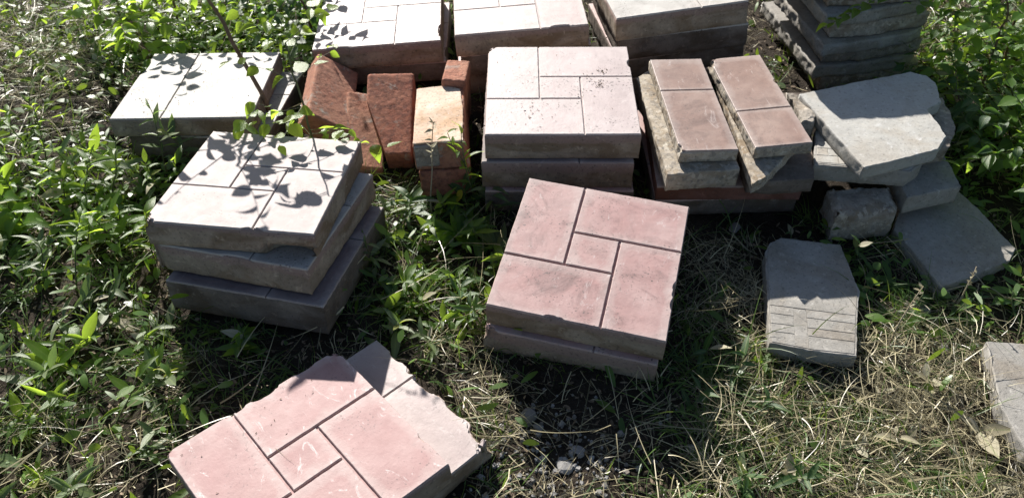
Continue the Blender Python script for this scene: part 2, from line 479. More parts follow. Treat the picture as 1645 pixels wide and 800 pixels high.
# ---- front overlapping pair
paver((-0.3601, 0.7244, 0.0977, 0.7132, -0.0575, 0.0464, 0.0588), "scratched pink paver in the foreground, upper of the overlapping pair", 'pink', gap=.0021, panel_h=.0045,
      chips=[(.015, .175, .028, .006, .035, 1), (-.04, .175, .018, .003, .04, 1), (.172, .172, .018, .009, .02, 1), (.175, -.10, .012, .003, .04, 1), (.10, .175, .02, .002, .04, 1), (-.175,.175,.012,.003,.03,1)], rough=.0018)
paver((-0.2903, 0.7956, 0.0328, 0.7467, -0.0559, 0.0483, 0.0525), "crumbling pale paver with broken corner, lower of the foreground pair", 'bright',
      chips=[(.175, -.15, .035, .018, .015, 1), (.175, .02, .045, .010, .01, 1), (.175, .11, .02, .004, .02, 1), (.175, -.07, .03, .006, .02, 1)], rough=.002)
# ---- rear left pair
paver((-0.8050, 1.8194, 0.1131, -0.0033, -0.1105, 0.0087, 0.0523), "pale grey paver behind the left stack under the sapling stem", 'palegrey', cells=[(0, 0, .36, 1), (.36, 0, 1, 1)],
      chips=[(-.175, .1, .04, .006, .03, 1)])
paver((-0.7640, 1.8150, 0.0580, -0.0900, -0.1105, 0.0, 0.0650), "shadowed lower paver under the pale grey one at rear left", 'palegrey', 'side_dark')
# ---- back row
def stack(top_pose, labels, tops, sides, jig, **kw):
    x, y, z, yaw, tx, ty, t = top_pose
    for i, lb in enumerate(labels):
        dx, dy, dyaw, tt = jig[i]
        n = rot(yaw, tx, ty) @ Vector((0, 0, 1))
        if i:
            x, y, z = (Vector((x, y, z)) - n * (t + .0006))
            z -= (n.x * dx + n.y * dy) / n.z
            x += dx; y += dy
            l2 = Matrix.Rotation(-(yaw + dyaw), 3, 'Z') @ n
            yaw += dyaw; tx = -math.asin(l2.y); ty = math.atan2(l2.x, l2.z); t = tt
        paver((x, y, z, yaw, tx, ty, t), lb, tops[i], sides[i], rough=.0018, **kw)
stack((-0.3590, 2.1163, 0.1290, -0.0502 + .09, -0.0508, -0.0336, 0.0670),
      ["pale pink paver behind the red bricks, top of the back row's left stack", "dark lower paver directly behind the red bricks"],
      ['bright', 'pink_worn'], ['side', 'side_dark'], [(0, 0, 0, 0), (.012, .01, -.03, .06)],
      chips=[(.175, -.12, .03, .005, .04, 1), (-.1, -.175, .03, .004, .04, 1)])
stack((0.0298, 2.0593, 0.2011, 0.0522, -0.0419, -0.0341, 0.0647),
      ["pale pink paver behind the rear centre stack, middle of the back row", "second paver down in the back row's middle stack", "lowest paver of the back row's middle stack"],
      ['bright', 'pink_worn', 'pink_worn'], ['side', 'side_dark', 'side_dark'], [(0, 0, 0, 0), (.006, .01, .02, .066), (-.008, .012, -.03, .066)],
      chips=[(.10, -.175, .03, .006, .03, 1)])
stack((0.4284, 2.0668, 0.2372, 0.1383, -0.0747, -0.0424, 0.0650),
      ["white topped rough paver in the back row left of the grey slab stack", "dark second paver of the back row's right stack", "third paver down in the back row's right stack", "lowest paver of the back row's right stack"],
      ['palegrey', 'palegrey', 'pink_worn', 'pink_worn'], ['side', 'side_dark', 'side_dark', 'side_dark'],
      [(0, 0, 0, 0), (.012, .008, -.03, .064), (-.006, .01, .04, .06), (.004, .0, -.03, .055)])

# ------------------------------------------------------------------ broken and irregular slabs
def clip(poly, a, b, c):                       # keep a*x + b*y <= c
    out = []
    for i in range(len(poly)):
        p, q = poly[i], poly[(i + 1) % len(poly)]
        dp, dq = a * p[0] + b * p[1] - c, a * q[0] + b * q[1] - c
        if dp <= 0: out.append(p)
        if dp * dq < 0:
            s = dp / (dp - dq); out.append((p[0] + (q[0] - p[0]) * s, p[1] + (q[1] - p[1]) * s))
    return out

def shrink(poly, d):
    n = len(poly); out = []
    for i in range(n):
        a, b, c = Vector(poly[i - 1]), Vector(poly[i]), Vector(poly[(i + 1) % n])
        e1, e2 = (b - a).normalized(), (c - b).normalized()
        n1, n2 = Vector((-e1.y, e1.x)), Vector((-e2.y, e2.x))
        m = n1 + n2
        if m.length < 1e-6: m = n1
        m = m.normalized()
        out.append(tuple(b + m * min(d / max(.4, m.dot(n1)), d * 2)))
    return out

def slab(name, label, cat, poly, ztop, t, mat, group=None, rough=.004, tilt=(0, 0), bevel=.0016, grooves=None, gmat=None, lump=0.0, chips=(), foot_it=True):
    """poly: outline of the top in world x, y; tilt: slope of the top along x and y"""
    seedc[0] += 1
    sd = seedc[0] * 5.17
    poly = ccw(poly)
    cx = sum(p[0] for p in poly) / len(poly); cy = sum(p[1] for p in poly) / len(poly)
    loc = [(p[0] - cx, p[1] - cy) for p in poly]
    Mx = Matrix.Translation((cx, cy, ztop - t)) @ Euler((math.atan(tilt[1]), -math.atan(tilt[0]), 0)).to_matrix().to_4x4()
    if foot_it: FOOT.append(poly)
    if not grooves:
        V, F = slab_geo(loc, 0, t, sd, 0.006, bevel, rough, None, chips, None, None, lump)
        o = link(bpy.data.objects.new(name, smooth_sides(mesh_of(name, V, F, M[mat]))))
        o.matrix_world = Mx
        tag(o, label, cat, group)
        return o
    root = link(bpy.data.objects.new(name, None)); root.empty_display_size = .05
    root.matrix_world = Mx
    tag(root, label, cat, group)
    h = 0.0009
    V, F = slab_geo(loc, 0, t - h, sd, 0.006, bevel, rough, None, chips)
    link(bpy.data.objects.new("body", smooth_sides(mesh_of("body", V, F, M[mat]))), root)
    inner = shrink(loc, rough * 1.2 + .0025)
    for cell in grooves:                        # each cell: list of half-planes
        c = inner
        for hp in cell: c = clip(c, *hp) if c else c
        if len(c) < 3: continue
        V, F = slab_geo(ccw(c), t - h - .001, t, sd + len(V), 0.006, .0006, .0004, None, (), None, [(0, 0), (.6, 0), (.85, .0002), (1, .0007)], relief=.0004)
        link(bpy.data.objects.new("panel", mesh_of("panel", V, F, M[gmat or mat])), root)
    return root

# ---- pile of half pavers
HALF_A = [(0, 0, 1, .37), (0, .37, 1, 1)]
HALF_B = [(0, 0, 1, .62), (0, .62, 1, 1)]
GH = "half pavers on the pile"
paver((0.4258, 1.5699, 0.2000, 0.0515, -0.0050, 0.0376, 0.0331), "narrow brown half paver on the pile, nearer the rear centre stack", 'brown', 'side_brown', .131, .36, HALF_A, rough=.0016,
      rough_edges={3: .0026}, chips=[(-.065, -.17, .014, .004, .015, 1)], group=GH, name="half_paver")
paver((0.5813, 1.5768, 0.2010, 0.0952, -0.0199, -0.0103, 0.0318), "narrow brown half paver on the pile, nearer the light grey slab", 'brown', 'side_brown', .131, .36, HALF_B, rough=.0016,
      rough_edges={3: .0026}, chips=[(-.065, .17, .02, .006, .01, 1), (.065, .06, .008, .002, .01, 1)], group=GH, name="half_paver")
GP = "broken slabs in the half paver pile"
slab("broken_paver", "rough broken slab jutting left from under the left half paver", "slab", [(0.318, 1.721), (0.359, 1.758), (0.483, 1.752), (0.503, 1.366), (0.341, 1.354)], .166, .050, 'side_brown', GP, .003)
slab("broken_paver", "pointed slab with raw lit edge under the right half paver", "slab", [(0.515, 1.752), (0.640, 1.760), (0.645, 1.440), (0.553, 1.336), (0.518, 1.314)], .168, .030, 'side_brown', GP, .003)
slab("broken_paver", "dark smooth slab poking out under the pointed one", "slab", [(0.53, 1.69), (0.745, 1.685), (0.672, 1.363), (0.575, 1.355), (0.525, 1.365)], .1365, .040, 'side_dark', GP, .002)
paver((0.5030, 1.5640, 0.0955, -0.035, 0.0, 0.0, 0.043), "red paver near the bottom of the half paver pile", 'brown', 'side_red', .33, .35, PIN, group=GP)
paver((0.4960, 1.5720, 0.0510, 0.015, 0.0, 0.0, 0.050), "dark bottom paver under the red one in the pile", 'pink_worn', 'side_dark', .33, .35, PIN, group=GP)
slab("concrete_lump", "small grey broken lump wedged right of the brown half pavers", "rubble", [(0.668, 1.630), (0.706, 1.618), (0.722, 1.545), (0.700, 1.508), (0.672, 1.515)], .178, .075, 'rubble', None, .008, lump=.01)

# ---- right-hand pile of grey slabs
GK = "grey slabs in the right pile"
slab("grey_paver", "large light grey slab with broken corner, half shaded, on the right pile", "slab",
     [(0.689, 1.612), (0.83, 1.652), (0.982, 1.692), (1.017, 1.672), (1.028, 1.643), (1.012, 1.566), (0.968, 1.539), (0.975, 1.487), (0.975, 1.44), (0.94, 1.395), (0.836, 1.361), (0.759, 1.339)],
     .185, .036, 'grey_light', GK, .0022, (0, 0))
c, s = math.cos(-.15), math.sin(-.15)
def strip(axis, lo, hi):
    a, b = axis
    return [(a, b, hi - .0004), (-a, -b, -lo - .0004)]
ax, ay = (c, s), (-s, c)
gk2 = []
for r_ in range(-4, 4):
    lo, hi = r_ * .026, (r_ + 1) * .026
    cuts = [-.3, -.085 + (r_ % 2) * .02, -.055 + (r_ % 2) * .02, .3]
    for k in range(3): gk2.append(strip(ay, lo, hi) + strip(ax, cuts[k], cuts[k + 1]))
slab("grey_paver", "grey slab with small brick pattern under the large light one", "slab",
     [(0.715, 1.528), (0.756, 1.567), (0.909, 1.537), (0.922, 1.397), (0.881, 1.365), (0.675, 1.396)], .148, .046, 'grey', GK, .003, grooves=gk2, gmat='grey_light')
slab("grey_paver", "worn slab corner behind the large light one, against the bush", "slab", [(0.99, 1.639), (1.056, 1.637), (1.052, 1.572), (1.04, 1.511), (0.999, 1.448), (0.933, 1.44)], .147, .06, 'rubble', GK, .005)
slab("grey_paver", "small shaded slab wedged between the block and the large flat slab", "slab", [(0.874, 1.43), (1.013, 1.485), (1.015, 1.424), (1.01, 1.365), (0.875, 1.33)], .1015, .05, 'grey', GK, .003)
slab("concrete_block", "rough lumpy concrete block in front of the right pile", "block", [(0.72, 1.393), (0.791, 1.399), (0.864, 1.387), (0.866, 1.333), (0.852, 1.304), (0.786, 1.296), (0.711, 1.295)], .088, .09, 'rubble', None, .007, bevel=.012, lump=.014)
slab("grey_paver", "large dark flat slab lying on the ground at right", "slab",
     [(0.861, 1.308), (0.911, 1.403), (1.053, 1.442), (1.081, 1.361), (1.094, 1.294), (1.109, 1.239), (1.079, 1.203), (0.982, 1.162), (0.899, 1.128), (0.894, 1.172)], .028, .034, 'grey', GK, .0025)
# ---- lone slabs on the grass
al = math.radians(-11.5)
lx, ly = (math.cos(al), math.sin(al)), (-math.sin(al), math.cos(al))
gl = []
rows = [-.4, -.139, -.118, -.092, -.070, .4]
for k in range(5):
    if k < 4:
        for (c0, c1) in ((-.3, -.055), (-.030, .3)): gl.append(strip(ly, rows[k], rows[k + 1]) + strip(lx, c0, c1))
gl.append(strip(ly, -.070, .4))
gl.append(strip(ly, -.4, -.0712) + strip(lx, -.0562, -.0288))
slab("broken_paver", "lone grey broken slab with grooved lines lying on the straw", "slab",
     [(0.551, 1.236), (0.567, 1.262), (0.596, 1.281), (0.723, 1.255), (0.725, 1.215), (0.724, 1.168), (0.724, 1.117), (0.696, 1.04), (0.667, 0.951), (0.584, 0.965), (0.504, 0.988)],
     .040, .040, 'grey', None, .0025, grooves=gl, gmat='grey')
slab("broken_paver", "grey slab cut off by the photo's right edge", "slab", [(0.933, 0.985), (1.09, 0.968), (1.04, 0.70), (0.940, 0.685), (0.902, 0.735), (0.897, 0.831)], .035, .04, 'grey', None, .002)
# ---- back right stack of grey slabs
GN = "grey slabs in the back right stack"
nl = ["lowest grey slab of the back right stack", "second slab up in the back right stack", "third slab up in the back right stack", "fourth slab up in the back right stack",
      "fifth slab up in the back right stack", "sixth slab up, jutting left, in the back right stack", "topmost slab of the back right stack"]
zt = -.008
rngN = random.Random(4)
offs = [(.03, .0, 0), (.0, -.016, .03), (.02, -.002, -.04), (-.012, -.03, .06), (.015, -.012, -.05), (-.025, -.028, .05), (.0, -.01, -.06), (-.09, .01, .02), (-.16, -.01, -.05)]
nl = ["lowest grey slab of the back right stack", "second slab up in the back right stack", "third slab up in the back right stack", "fourth slab up in the back right stack", "fifth slab up in the back right stack",
      "sixth slab up in the back right stack", "seventh slab up in the back right stack", "eighth slab up, jutting left, in the back right stack", "topmost slab of the back right stack"]
for k, lb in enumerate(nl):
    t = [.048, .040, .044, .036, .046, .038, .044, .050, .052][k]
    zt += t + .0006
    ox, oy, a = offs[k]
    W_, L_ = [.30, .31, .29, .31, .28, .30, .29, .33, .35][k], .36
    pl = []
    for (u, v) in ((-.5, -.5), (-.1, -.515), (.30, -.49), (.48, -.46), (.52, -.2), (.5, .5), (-.5, .5)):
        q = Matrix.Rotation(.15 + a, 2) @ Vector((u * W_, v * L_))
        pl.append((.945 + ox + q.x + rngN.uniform(-.004, .004), 2.085 + oy + q.y + rngN.uniform(-.006, .006)))
    slab("grey_paver", lb, "slab", pl, zt, t, ['rubble', 'grey', 'rubble', 'grey'][k % 4], GN, .005, bevel=.004, foot_it=(k == 0))

# ------------------------------------------------------------------ bricks
def brick(label, pos, R, mat, size=(.12, .25, .068), rough=.0012, cut=None, group="red bricks between the stacks"):
    """rounded, pitted brick; pos = middle of its top face"""
    seedc[0] += 1
    sd = seedc[0] * 3.77
    sx, sy, sz = size
    nx, ny, nzc = 26, 52, 15
    grid, V, F = {}, [], []
    def vid(i, j, k):
        if (i, j, k) not in grid:
            p = Vector(((i / nx - .5) * sx, (j / ny - .5) * sy, (k / nzc) * sz))
            q = Vector((p.x, p.y, p.z - sz / 2)); h = Vector((sx / 2, sy / 2, sz / 2)); r = .007
            core = Vector([max(-h[a] + r, min(h[a] - r, q[a])) for a in range(3)])
            d = q - core
            if d.length > 1e-9:
                n = d.normalized(); q = core + n * r
                amp = rough * (0.5 * nz(q.x + sd, q.y, q.z, 24) + 0.5 * nz(q.x, q.y + sd, q.z, 85) + 0.8 * nz(q.x, q.y, q.z + sd, 230))
                q += n * amp
            if cut: q = cut(q, h)
            grid[(i, j, k)] = len(V); V.append((q.x, q.y, q.z + sz / 2))
        return grid[(i, j, k)]
    for i in range(nx):
        for j in range(ny):
            F.append((vid(i, j, 0), vid(i, j + 1, 0), vid(i + 1, j + 1, 0), vid(i + 1, j, 0)))
            F.append((vid(i, j, nzc), vid(i + 1, j, nzc), vid(i + 1, j + 1, nzc), vid(i, j + 1, nzc)))
    for i in range(nx):
        for k in range(nzc):
            F.append((vid(i, 0, k), vid(i + 1, 0, k), vid(i + 1, 0, k + 1), vid(i, 0, k + 1)))
            F.append((vid(i, ny, k), vid(i, ny, k + 1), vid(i + 1, ny, k + 1), vid(i + 1, ny, k)))
    for j in range(ny):
        for k in range(nzc):
            F.append((vid(0, j, k), vid(0, j, k + 1), vid(0, j + 1, k + 1), vid(0, j + 1, k)))
            F.append((vid(nx, j, k), vid(nx, j + 1, k), vid(nx, j + 1, k + 1), vid(nx, j, k + 1)))
    o = link(bpy.data.objects.new("brick", mesh_of("brick", V, F, M[mat], True)))
    o.matrix_world = Matrix.Translation(Vector(pos) - R @ Vector((0, 0, sz))) @ R.to_4x4()
    foot(o.matrix_world, sx, sy)
    tag(o, label, "brick", group)
    return o

def taper(q, h):                     # corner knocked off towards the near left end
    f = max(0.0, (-q.y / h.y + .35) / 1.35)
    lim = -h.x + f * h.x * 1.05
    if q.x < lim: q.x = lim + (q.x - lim) * .12
    return q
brick("dark red rough brick sloping toward the camera, middle of the bricks", (-.302, 1.700, .092), rot(.02, .33, .02), 'brick', cut=taper, rough=.0011)
brick("orange brick mostly hidden under the rough dark one", (-.368, 1.690, .050), rot(.10, .22, .25), 'brick_orange', (.10, .25, .05))
brick("leaning orange brick with pale lit edge, nearest the left stack", (-.452, 1.790, .098), rot(.06, .06, .62), 'brick_orange')
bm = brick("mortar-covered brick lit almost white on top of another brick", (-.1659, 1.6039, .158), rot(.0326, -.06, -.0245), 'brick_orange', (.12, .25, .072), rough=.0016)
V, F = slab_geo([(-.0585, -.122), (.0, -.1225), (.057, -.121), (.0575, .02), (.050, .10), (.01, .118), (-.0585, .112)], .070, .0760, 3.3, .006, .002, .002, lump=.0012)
link(bpy.data.objects.new("mortar_crust", mesh_of("mortar_crust", V, F, M['mortar'])), bm)  # pale over the whole top: painted sun glare as well as real mortar
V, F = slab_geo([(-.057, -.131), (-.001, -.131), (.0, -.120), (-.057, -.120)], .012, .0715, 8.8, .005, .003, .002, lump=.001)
link(bpy.data.objects.new("mortar_crust", mesh_of("mortar_crust", V, F, M['rubble'])), bm)  # front patch is mortar alone
brick("shaded red brick underneath the mortar-covered one", (-.160, 1.600, .081), rot(.05, -.06, -.0245), 'brick', (.12, .25, .075))
brick("orange brick end behind the mortar-covered brick", (-.130, 1.765, .172), rot(-.10, -.05, .03), 'brick_orange', (.062, .10, .16))

# ------------------------------------------------------------------ loose stones
ST = [(0.023, .86, .022, "largest pale stone on the bare soil before the centre pair"), (0.042, .839, .014, "small pale stone touching the largest on the bare soil"),
      (0.084, .76, .020, "whitish angular stone near the bottom edge of the photo"), (.112, .785, .012, "small grey stone right of the whitish angular one"),
      (.115, .806, .009, "tiny stone above the small grey one"), (.044, .753, .009, "tiny whitish stone at the bottom edge"),
      (.219, .748, .010, "lone tiny stone between the soil and the tall grass"), (.319, .782, .012, "small stone in the tall grass below the centre pair"),
      (.515, 1.351, .020, "grey stone chip in front of the half paver pile"), (.855, 1.10, .022, "bluish grey stone below the large dark flat slab"),
      (.867, .994, .018, "small grey stone between the lone slab and the right edge slab")]
def stone(x, y, r, label, seed):
    rg = random.Random(seed)
    V, F = [], []
    nu, nv = 14, 9
    ax = Vector((rg.uniform(.75, 1.3), rg.uniform(.7, 1.1), rg.uniform(.35, .55)))
    pl = [(Vector((rg.gauss(0, 1), rg.gauss(0, 1), rg.gauss(0, 1))).normalized(), rg.uniform(.45, .8)) for _ in range(12)]
    for j in range(nv + 1):
        th = math.pi * j / nv
        for i in range(nu):
            ph = 2 * math.pi * i / nu
            d = Vector((math.sin(th) * math.cos(ph), math.sin(th) * math.sin(ph), math.cos(th)))
            for n, c in pl:
                k = d.dot(n)
                if k > c: d -= n * (k - c)
            V.append((d.x * ax.x * r, d.y * ax.y * r, d.z * ax.z * r))
    for j in range(nv):
        for i in range(nu):
            F.append((j * nu + i, (j + 1) * nu + i, (j + 1) * nu + (i + 1) % nu, j * nu + (i + 1) % nu))
    o = link(bpy.data.objects.new("stone", mesh_of("stone", V, F, M['stone'])))
    o.location = (x, y, gz(x, y) + r * .22)
    o.rotation_euler = (0, 0, rg.uniform(0, 6.28))
    tag(o, label, "stone", "loose stones on the soil")
for i, (x, y, r, lb) in enumerate(ST): stone(x, y, r, lb, i + 3)

# ------------------------------------------------------------------ plants
def leaf_mesh(name, mat, width, tip, curl, fold, seg=8, wav=0.0, seed=0):
    """one leaf along +Y, unit length, folded on its midrib and curling down"""
    V, F = [], []
    rg = random.Random(seed)
    for k in range(seg + 1):
        s = k / seg
        hw = width * .5 * (math.sin(math.pi * min(1, s ** tip)) ** .95 * (1.12 - .3 * s) if 0 < s < 1 else (.05 if s == 0 else 0.0))
        y = s * (1 - .18 * curl * s); z = -curl * .42 * s * s
        w1, w2 = wav * rg.uniform(-1, 1), wav * rg.uniform(-1, 1)
        V += [(-hw * math.cos(fold), y, z + hw * math.sin(fold) + w1), (0, y, z), (hw * math.cos(fold), y, z + hw * math.sin(fold) + w2)]
    for k in range(seg):
        a = 3 * k
        F += [(a, a + 1, a + 4, a + 3), (a + 1, a + 2, a + 5, a + 4)]
    return mesh_of(name, V, F, M[mat], True)

LEAF = {}
def leafset(key, mat, width, tip):
    LEAF[key] = [leaf_mesh("leaf", mat, width * f, tip, c, fo, 8, .012, i) for i, (f, c, fo) in enumerate(((1, .3, .25), (.9, .8, .4), (1.12, .05, .15), (.95, 1.3, .3), (.8, .5, .7)))]
leafset('lance', 'leaf', .30, .85)
leafset('lance_dark', 'leaf_dark', .28, .85)
leafset('silver', 'leaf_silver', .26, .85)
leafset('ovate', 'leaf_shrub', .66, .72)
leafset('ovate_dark', 'leaf_dark', .62, .72)
leafset('yellow', 'leaf_yellow', .6, .75)
leafset('pale', 'leaf_pale', .30, .85)
leafset('dry', 'leaf_dry', .42, .8)

def tube(pts, radii, sides=5):
    V, F = [], []
    pts = [Vector(p) for p in pts]
    for i, p in enumerate(pts):
        t = (pts[min(i + 1, len(pts) - 1)] - pts[max(i - 1, 0)]).normalized()
        a = t.cross(Vector((0.31, .95, .05))).normalized(); b = t.cross(a)
        for k in range(sides):
            an = 2 * math.pi * k / sides
            V.append(p + (a * math.cos(an) + b * math.sin(an)) * radii[i])
        if i:
            for k in range(sides):
                F.append(((i - 1) * sides + k, (i - 1) * sides + (k + 1) % sides, i * sides + (k + 1) % sides, i * sides + k))
    F.append(tuple(range((len(pts) - 1) * sides, len(pts) * sides)))
    return V, F

def curve_pts(a, d, L, bend, rg, n=7, droop=0.0):
    pts = [Vector(a)]; d = Vector(d).normalized()
    for i in range(n):
        d = (d + Vector((rg.gauss(0, bend), rg.gauss(0, bend), rg.gauss(0, bend * .5) - droop))).normalized()
        pts.append(pts[-1] + d * (L / n))
    return pts

def add_leaf(root, kind, p, direction, size, rg, up=None):
    o = bpy.data.objects.new("leaf", rg.choice(LEAF[kind]))
    link(o, root)
    d = Vector(direction).normalized()
    u = Vector(up) if up else Vector((rg.gauss(0, .35), rg.gauss(0, .35), 1))
    x = d.cross(u)
    if x.length < 1e-4: x = Vector((1, 0, 0))
    x.normalize(); z = x.cross(d)
    m = Matrix((x, d, z)).transposed() * size
    o.matrix_local = Matrix.Translation(p) @ m.to_4x4()
    return o

def new_plant(name, label, group, x, y, cat="weed", z=None):
    r = bpy.data.objects.new(name, None); r.empty_display_size = .03
    link(r); r.location = (x, y, (gz(x, y) if z is None else z) - .004)
    tag(r, label, cat, group)
    return r

def add_tube(root, nm, pts, r0, r1, mat, sides=5):
    n = len(pts)
    V, F = tube(pts, [r0 + (r1 - r0) * i / (n - 1) for i in range(n)], sides)
    return link(bpy.data.objects.new(nm, mesh_of(nm, V, F, M[mat], True)), root)

def weed(label, group, x, y, h, nleaf, kind, size, rg, stems=1, lean=.25, spread=.9, name="leafy_weed", mat='stem', droop=0.0, start=.12):
    root = new_plant(name, label, group, x, y)
    for s in range(stems):
        a = rg.uniform(0, 6.28)
        hh = h * rg.uniform(.75, 1.1)
        pts = curve_pts((rg.gauss(0, .008), rg.gauss(0, .008), 0), (math.cos(a) * lean, math.sin(a) * lean, 1), hh, .10, rg, 7, droop)
        add_tube(root, "stem", pts, .0022, .0009, mat)
        k = max(3, nleaf // stems)
        ph = rg.uniform(0, 6.28)
        for i in range(k):
            f = start + (1 - start) * (i / max(1, k - 1)) ** .85
            q = f * (len(pts) - 1); j = min(len(pts) - 2, int(q))
            p = pts[j].lerp(pts[j + 1], q - j)
            ph += 2.4 + rg.gauss(0, .25)
            el = rg.uniform(-.05, .55) + .5 * f
            d = (math.cos(ph) * spread, math.sin(ph) * spread, math.sin(el))
            kk = kind if rg.random() > .08 or kind == 'dry' else rg.choice(['pale', 'pale', 'dry', 'silver'])
            add_leaf(root, kk, p, d, size * rg.uniform(.5, 1.25) * (1.05 - .35 * f), rg)
    return root

def rosette(label, group, x, y, n, kind, size, rg, name="leafy_weed"):
    root = new_plant(name, label, group, x, y)
    for i in range(n):
        a = i * 2.4 + rg.gauss(0, .2)
        add_leaf(root, kind, (0, 0, .008 + .01 * rg.random()), (math.cos(a), math.sin(a), rg.uniform(.25, .95)), size * rg.uniform(.65, 1.2), rg)
    return root

rg = random.Random(11)
def free(x, y, m=0.0):
    X, Y = np.array([x]), np.array([y])
    return not any(in_poly(X, Y, f)[0] for f in FOOT)

def scatter(n, x0, x1, y0, y1, rg, mind):
    pts = []
    tries = 0
    while len(pts) < n and tries < 4000:
        tries += 1
        x, y = rg.uniform(x0, x1), rg.uniform(y0, y1)
        if free(x, y) and all((x - a) ** 2 + (y - b) ** 2 > mind * mind for a, b in pts): pts.append((x, y))
    return pts

def patch(what, where, group, pts, make):
    """many alike weeds: the ones that stand out get their own wording, the rest share one"""
    P = [make(x, y) for x, y in pts]                 # (root, height)
    left = list(range(len(P)))
    def pick(key, word):
        if len(left) > 2:
            i = min(left, key=key); left.remove(i)
            tag(P[i][0], word + " " + what + " " + where, "weed", group)
    pick(lambda i: -P[i][1], "tallest")
    pick(lambda i: pts[i][0], "leftmost")
    pick(lambda i: -pts[i][0], "rightmost")
    pick(lambda i: pts[i][1], "nearest")
    pick(lambda i: -pts[i][1], "farthest")
    pick(lambda i: P[i][1], "shortest")
    for i in left: tag(P[i][0], "middling " + what + " amid others " + where, "weed", group)

def mk(kinds, h0, h1, n0, n1, s0, s1, lean=.3, **kw):
    def f(x, y):
        h = rg.uniform(h0, h1)
        return weed("weed", None, x, y, h, rg.randint(n0, n1), rg.choice(kinds), rg.uniform(s0, s1), rg, 1, lean, **kw), h
    return f
patch("bright long-leaved weed", "in the sunny patch left of the stacks", "weeds in the sunny patch left of the stacks", scatter(40, -1.36, -.76, 1.20, 1.70, rg, .05), mk(['lance', 'lance', 'lance', 'silver', 'ovate'], .08, .22, 11, 17, .045, .090))
patch("small weed", "among dry grass at the far left", "weeds among the dry grass at far left", scatter(10, -1.70, -1.0, 1.78, 2.10, rg, .09), mk(['lance', 'silver'], .06, .12, 8, 9, .03, .05))
patch("dusty narrow-leaved weed", "in the lower left corner", "dusty weeds in the lower left", [q for q in scatter(34, -1.0, -.40, .66, 1.12, rg, .055) if q[0] < -.68 or q[1] < .70], mk(['silver', 'silver', 'lance', 'silver'], .05, .14, 6, 10, .055, .095, .8, droop=.04))
patch("dark green weed", "between the left stack and centre pair", "weeds between the left stack and centre pair", scatter(20, -.33, -.04, 1.03, 1.46, rg, .05), mk(['lance_dark', 'silver', 'lance', 'lance'], .04, .10, 8, 12, .05, .085, .6))
rosette("leafy rosette weed in front of the red bricks", None, -.125, 1.345, 22, 'lance', .085, rg)
rosette("low rosette weed at the back corner of the centre pair", None, -.035, 1.30, 14, 'silver', .085, rg)
weed("upright leafy weed standing behind the scratched foreground paver", None, -.56, 1.04, .045, 22, 'lance', .06, rg, 2, .35)
weed("weed lit bright at the right front corner of the left stack", None, -.185, 1.12, .05, 9, 'lance', .06, rg, 1, .5)
patch("thin weed", "in shaded grass around the lone grooved slab", "thin weeds around the lone grooved slab", scatter(9, .56, 1.05, 1.02, 1.36, rg, .08), mk(['lance_dark'], .04, .09, 6, 8, .03, .05, .5))
patch("dark weed", "in tall grass right of the centre pair", "weeds in tall grass right of centre pair", scatter(6, .30, .52, .70, 1.05, rg, .08), mk(['lance_dark'], .05, .10, 6, 8, .05, .08, .6))
patch("bleached dry weed", "on the sunlit straw in the lower right", "dry weeds on the lower right straw", scatter(7, .5, .95, .62, .90, rg, .1), mk(['dry'], .03, .07, 5, 6, .03, .055, .9, mat='drystem'))
weed("small bright weed touching the lone grooved slab's near corner", None, .49, .97, .03, 8, 'lance', .05, rg, 1, .6)

weed("long-leaved weed poking up behind the left stack's back edge", None, -.66, 1.56, .20, 16, 'lance', .085, rg, 2, .25)
weed("short weed in the gap below the rear left paver", None, -.79, 1.555, .12, 12, 'lance', .07, rg, 1, .3)

def sapling(label, x, y, trunk, twigs, kind, size, rg, name, cat, nper=8, r0=.007, mat='bark', twig_mat='bark', group=None, tw=.16, limit=300, droop=.03, lowest=.25):
    """trunk: list of points relative to the base; twigs branch off along it, leaves alternate on the twigs"""
    root = new_plant(name, label, group, x, y, cat)
    pts = [Vector(p) for p in trunk]
    fine = []
    for i in range(len(pts) - 1):
        for k in range(4):
            fine.append(pts[i].lerp(pts[i + 1], k / 4) + Vector((rg.gauss(0, .002), rg.gauss(0, .002), 0)))
    fine.append(pts[-1])
    add_tube(root, "stem", fine, r0, r0 * .45, mat, 7)
    nl = 0
    for t in range(twigs):
        f = rg.uniform(lowest, 1.0) if t else 1.0
        q = f * (len(fine) - 1); j = min(len(fine) - 2, int(q))
        p = fine[j].lerp(fine[j + 1], q - j)
        a = t * 2.4 + rg.gauss(0, .4)
        L = tw * rg.uniform(.6, 1.3)
        tp = curve_pts(p, (math.cos(a), math.sin(a), rg.uniform(-.1, .7)), L, .12, rg, 6, droop)
        add_tube(root, "twig", tp, r0 * .26, r0 * .10, twig_mat, 4)
        for i in range(nper):
            if nl >= limit: break
            ff = .2 + .8 * i / (nper - 1)
            q = ff * (len(tp) - 1); j = min(len(tp) - 2, int(q))
            lp = tp[j].lerp(tp[j + 1], q - j)
            td = (tp[j + 1] - tp[j]).normalized()
            sd = td.cross(Vector((0, 0, 1)))
            sd = sd.normalized() if sd.length > .01 else Vector((1, 0, 0))
            d = td * .5 + sd * (1 if i % 2 else -1) * rg.uniform(.6, 1.1) + Vector((0, 0, rg.uniform(-.6, .2)))
            add_leaf(root, kind, lp, d, size * rg.uniform(.6, 1.2), rg)
            nl += 1
    return root

# sapling leaning up behind the left stack
rs = random.Random(5)
sapling("young sapling with brown stem leaning over the rear left paver", -.600, 1.730, [(0, 0, 0), (-.03, .02, .15), (-.085, .06, .32), (-.13, .09, .42), (-.15, .11, .47)], 9, 'ovate', .052, rs, "sapling", "sapling", 6, .0066, tw=.17, lowest=.5)
